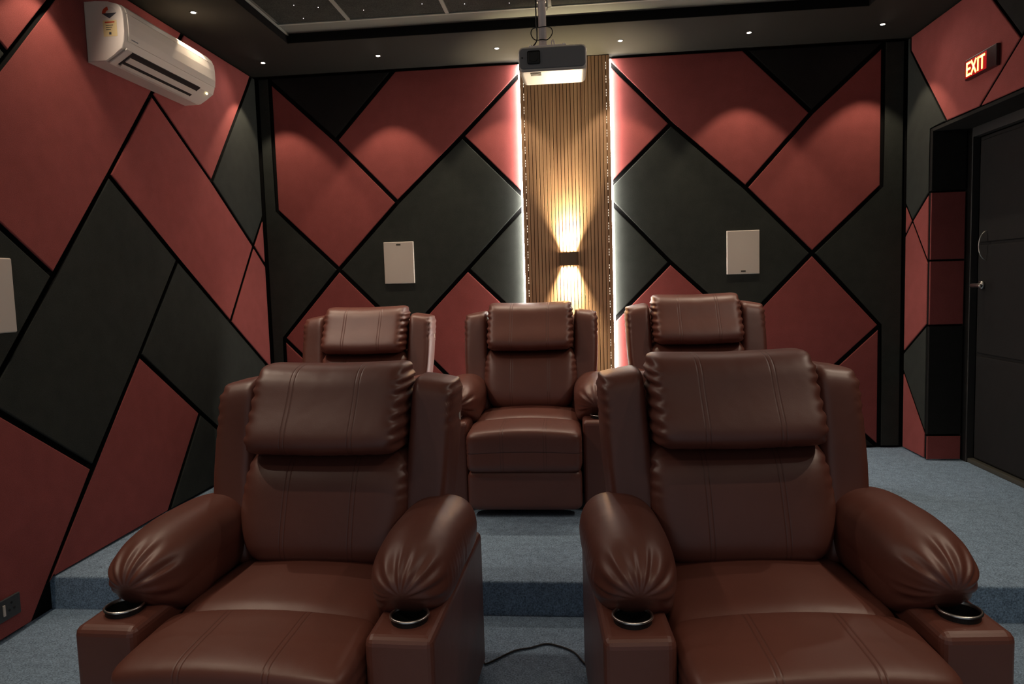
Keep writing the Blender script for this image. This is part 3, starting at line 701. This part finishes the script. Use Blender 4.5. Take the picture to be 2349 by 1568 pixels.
TILT = 0.38
def make_recliner():
    r = thing('recliner', 'x', 'recliner')
    # plinth and foot panel
    bm = bmesh.new(); add_box(bm, (-0.44, 0.16, 0.0), (0.44, 0.80, 0.09), 0.005); add_box(bm, (-0.312, 0.26, 0.085), (0.312, 0.84, 0.36), 0.005)
    mesh_obj('base', bm, M_slot, r)
    # lower foot panel
    bm = puff((0, 0.075, 0.140), (0.300, 0.055, 0.104), (14, 5, 9), 26)
    mesh_obj('foot_panel', bm, M_leather, r, smooth=True)
    # leg rest pad: crowned top, face falling back a little
    def df(p, q):
        p.z += 0.022 * (1 - (q[0]) ** 2) * (q[2] * 0.5 + 0.5)
        p.z += 0.010 * q[1] * (q[2] > 0)
        p.y -= 0.012 * max(0, q[2]) * (1 if q[1] < 0 else 0)
        return p
    bm = puff((0, 0.145, 0.342), (0.304, 0.145, 0.110), (18, 6, 7), 40, df,
              lambda p: gathers(p.z, 0.03, 0.003, ss(0.285, 0.305, abs(p.x)), 3))
    mesh_obj('leg_rest', bm, M_leather_st, r, smooth=True)
    # seat
    def ds(p, q):
        p.z += 0.026 * (1 - q[0] ** 2) * (q[2] * 0.5 + 0.5)
        return p
    bm = puff((0, 0.48, 0.385), (0.302, 0.23, 0.078), (10, 6, 4), 30, ds)
    mesh_obj('seat_cushion', bm, M_leather, r, smooth=True)
    # arm boxes with cup holders
    for sg in (-1, 1):
        bm = bmesh.new(); x0, x1 = (0.308, 0.483) if sg > 0 else (-0.483, -0.308)
        add_box(bm, (x0, 0.125, 0.025), (x1, 0.86, 0.496), 0.022, 4)
        # round the front top edge more strongly
        for v in bm.verts:
            if v.co.y < 0.30 and v.co.z > 0.40:
                v.co.z -= 0.018 * ss(0.26, 0.125, v.co.y) if False else 0.018 * (1 - ss(0.125, 0.24, v.co.y))
        arm = mesh_obj('arm_box', bm, M_leather, r, smooth=False)
        bc = bmesh.new(); add_cyl(bc, (sg * 0.401, 0.222, 0.40), (sg * 0.401, 0.222, 0.60), 0.0475, seg=48)
        cut = mesh_obj('cutter', bc)
        md = arm.modifiers.new('cut', 'BOOLEAN'); md.object = cut; md.operation = 'DIFFERENCE'; md.solver = 'EXACT'
        bpy.context.view_layer.update()
        dg = bpy.context.evaluated_depsgraph_get()
        me = bpy.data.meshes.new_from_object(arm.evaluated_get(dg)); arm.modifiers.clear(); arm.data = me
        if not me.materials: me.materials.append(M_leather)
        bpy.data.objects.remove(cut)
        me.shade_auto_smooth(angle=math.radians(40)) if hasattr(me, 'shade_auto_smooth') else None
        bm = bmesh.new()
        add_lathe(bm, [(0.0005, 0.416), (0.0455, 0.416), (0.0465, 0.495), (0.0475, 0.495), (0.0475, 0.411), (0.0005, 0.411)], (sg * 0.401, 0.222, 0), 40)
        cup = mesh_obj('cup_holder', bm, M_slot, r, smooth=False)
        bm = bmesh.new()
        add_lathe(bm, [(0.0450, 0.492), (0.0455, 0.4985), (0.0480, 0.5005), (0.0515, 0.4985), (0.0520, 0.4955)], (sg * 0.401, 0.222, 0), 40)
        tag(mesh_obj('rim', bm, M_chrome, cup, smooth=True), 'shiny metal rim')
        # padded arm: bulging, drooping towards the front end
        def da(p, q, sg=sg):
            fy = q[1]                        # -1 front .. 1 back
            front = ss(-0.1, -1.0, fy) if False else max(0.0, (-fy - 0.05) / 0.95)
            p.z -= 0.058 * front ** 1.6
            if fy < 0: p.y += 0.105 * front * (0.40 - q[2]) * 0.8
            # thicker at the back, narrower height in front
            p.z *= 1.0
            w_ = 1.0 + 0.02 * fy
            p.x *= w_
            # inner lower side hangs down beside the seat
            inner = max(0.0, -sg * q[0])
            p.z -= 0.075 * inner ** 1.5 * (0.4 + 0.6 * max(0, -q[2]))
            p.x += sg * -0.012 * max(0.0, q[2]) * 1.0
            return p
        def wa(p, sg=sg):
            f = ss(-0.150, -0.262, p.y) if False else 1 - ss(-0.262, -0.165, p.y)
            th = math.atan2(p.z + 0.03, p.x)
            rr_ = math.hypot(p.x, p.z + 0.07); g1 = gathers(th * 0.10, 0.046, 0.0095, f * ss(0.03, 0.10, rr_), 5 + sg)
            # small creases along the outer top seam
            f2 = ss(0.085, 0.125, sg * p.x) * (1 - ss(0.02, 0.06, abs(p.z))) * (1 - ss(0.0, 0.15, p.y))
            return g1 + gathers(p.y, 0.024, 0.004, f2, 7 + sg)
        bm = puff((sg * 0.384, 0.500, 0.574), (0.120, 0.302, 0.102), (2.8, 4.0, 2.5), 60, da, wa)
        mesh_obj('arm_pad', bm, M_leather, r, smooth=True)
    # lumbar cushion
    def lean(y0):
        def f(p, q):
            p.y += TILT * p.z + y0; return p
        return f
    def dl(p, q):
        p.x *= 1 - 0.13 * max(0, -q[2]) ** 1.3 + 0.0
        p.z -= 0.012 * (1 - q[0] ** 2) * (q[2] > 0) * q[2]
        p.y += TILT * p.z
        return p
    bm = puff((0, 0.728, 0.640), (0.288, 0.125, 0.180), (12, 2.4, 3.6), 48, dl,
              lambda p: gathers(p.z, 0.034, 0.008, ss(0.232, 0.286, abs(p.x)) * ss(-0.02, 0.08, p.z), 11))
    mesh_obj('lumbar_cushion', bm, M_leather_st, r, smooth=True)
    # head cushion
    def dh(p, q):
        bul = 0.052 * (1 - ss(-0.95, 0.55, q[2])) * max(0, -q[1])
        p.x *= 1.0 + 0.022 * q[2] * q[2] * (1.2 if q[2] < 0 else 0.8)
        p.z += 0.007 * max(0, q[2]) * q[0] ** 6
        p.y += TILT * 0.9 * p.z - bul
        p.z -= 0.006 * (1 - abs(q[0]))
        return p
    bm = puff((0, 0.795, 0.945), (0.266, 0.118, 0.143), (18, 2.6, 4.2), 56, dh,
              lambda p: gathers(p.z, 0.037, 0.0115, ss(0.216, 0.264, abs(p.x)), 17)
                        + gathers(p.x, 0.05, 0.002, ss(0.10, 0.14, -p.z), 19))
    mesh_obj('head_cushion', bm, M_leather_st, r, smooth=True)
    # wings
    for sg in (-1, 1):
        def dw(p, q, sg=sg):
            p.y += TILT * 0.8 * p.z
            p.x += sg * (0.012 * q[2] - 0.012 * max(0, -q[2]))
            p.z -= 0.012 * max(0, q[2]) * sg * q[0]
            return p
        bm = puff((sg * 0.335, 0.800, 0.737), (0.075, 0.112, 0.294), (7, 3.2, 16), 50, dw,
                  lambda p, sg=sg: gathers(p.z, 0.036, 0.0130, ss(0.032, 0.075, sg * p.x) * ss(0.08, 0.22, p.z) * (1 - ss(0.04, 0.10, p.y - TILT * p.z)), 23 + sg))
        mesh_obj('wing', bm, M_leather, r, smooth=True)
    # back shell
    def db(p, q):
        p.y += TILT * 0.85 * p.z; return p
    bm = puff((0, 0.925, 0.640), (0.375, 0.062, 0.360), (12, 5, 9), 24, db)
    mesh_obj('back_shell', bm, M_leather, r, smooth=True)
    box('care_tag', (0.412, 0.88, 0.862), (0.414, 0.90, 0.912), M_grille, r)
    return r

def copy_tree(o, parent=None):
    c_ = o.copy(); COL.objects.link(c_)
    if parent: c_.parent = parent
    for ch in list(o.children): copy_tree(ch, c_)
    return c_
proto = make_recliner()
spots = [
 ((-0.865, 1.53, 0.0), -1.8, (1.0, 1.005), 'dark red leather recliner, left one of the front pair on the lower floor'),
 ((0.535, 1.550, 0.0), 4.0, (1.01, 1.015), 'dark red leather recliner, right one of the front pair on the lower floor'),
 ((-1.320, 3.53, PZ), 0.6, (0.985, 1.0), 'dark red leather recliner on the platform, left of the rear row'),
 ((-0.303, 3.53, PZ), 0.0, (0.985, 1.0), 'dark red leather recliner on the platform, middle of the rear row below the sconce'),
 ((0.703, 3.53, PZ), 1.2, (0.985, 1.022), 'dark red leather recliner on the platform, right of the rear row'),
]
allr = [proto] + [copy_tree(proto) for _ in spots[1:]]
for o, (loc, rz, sz, lb) in zip(allr, spots):
    o.location = loc; o.rotation_euler = (0, 0, math.radians(rz)); o.scale = (sz[0], 1, sz[1])
    tag(o, lb, 'recliner', 'dark red leather recliners')

# ------------------------------------------------------------------ world + view
w = bpy.data.worlds.new('World'); S.world = w; w.use_nodes = True
bg = w.node_tree.nodes['Background']; bg.inputs[0].default_value = (0.85, 0.92, 1.0, 1); bg.inputs[1].default_value = 0.06
S.view_settings.view_transform = 'Standard'; S.view_settings.look = 'None'
S.view_settings.gamma = 1.0; S.view_settings.use_curve_mapping = False
S.view_settings.exposure = 1.6
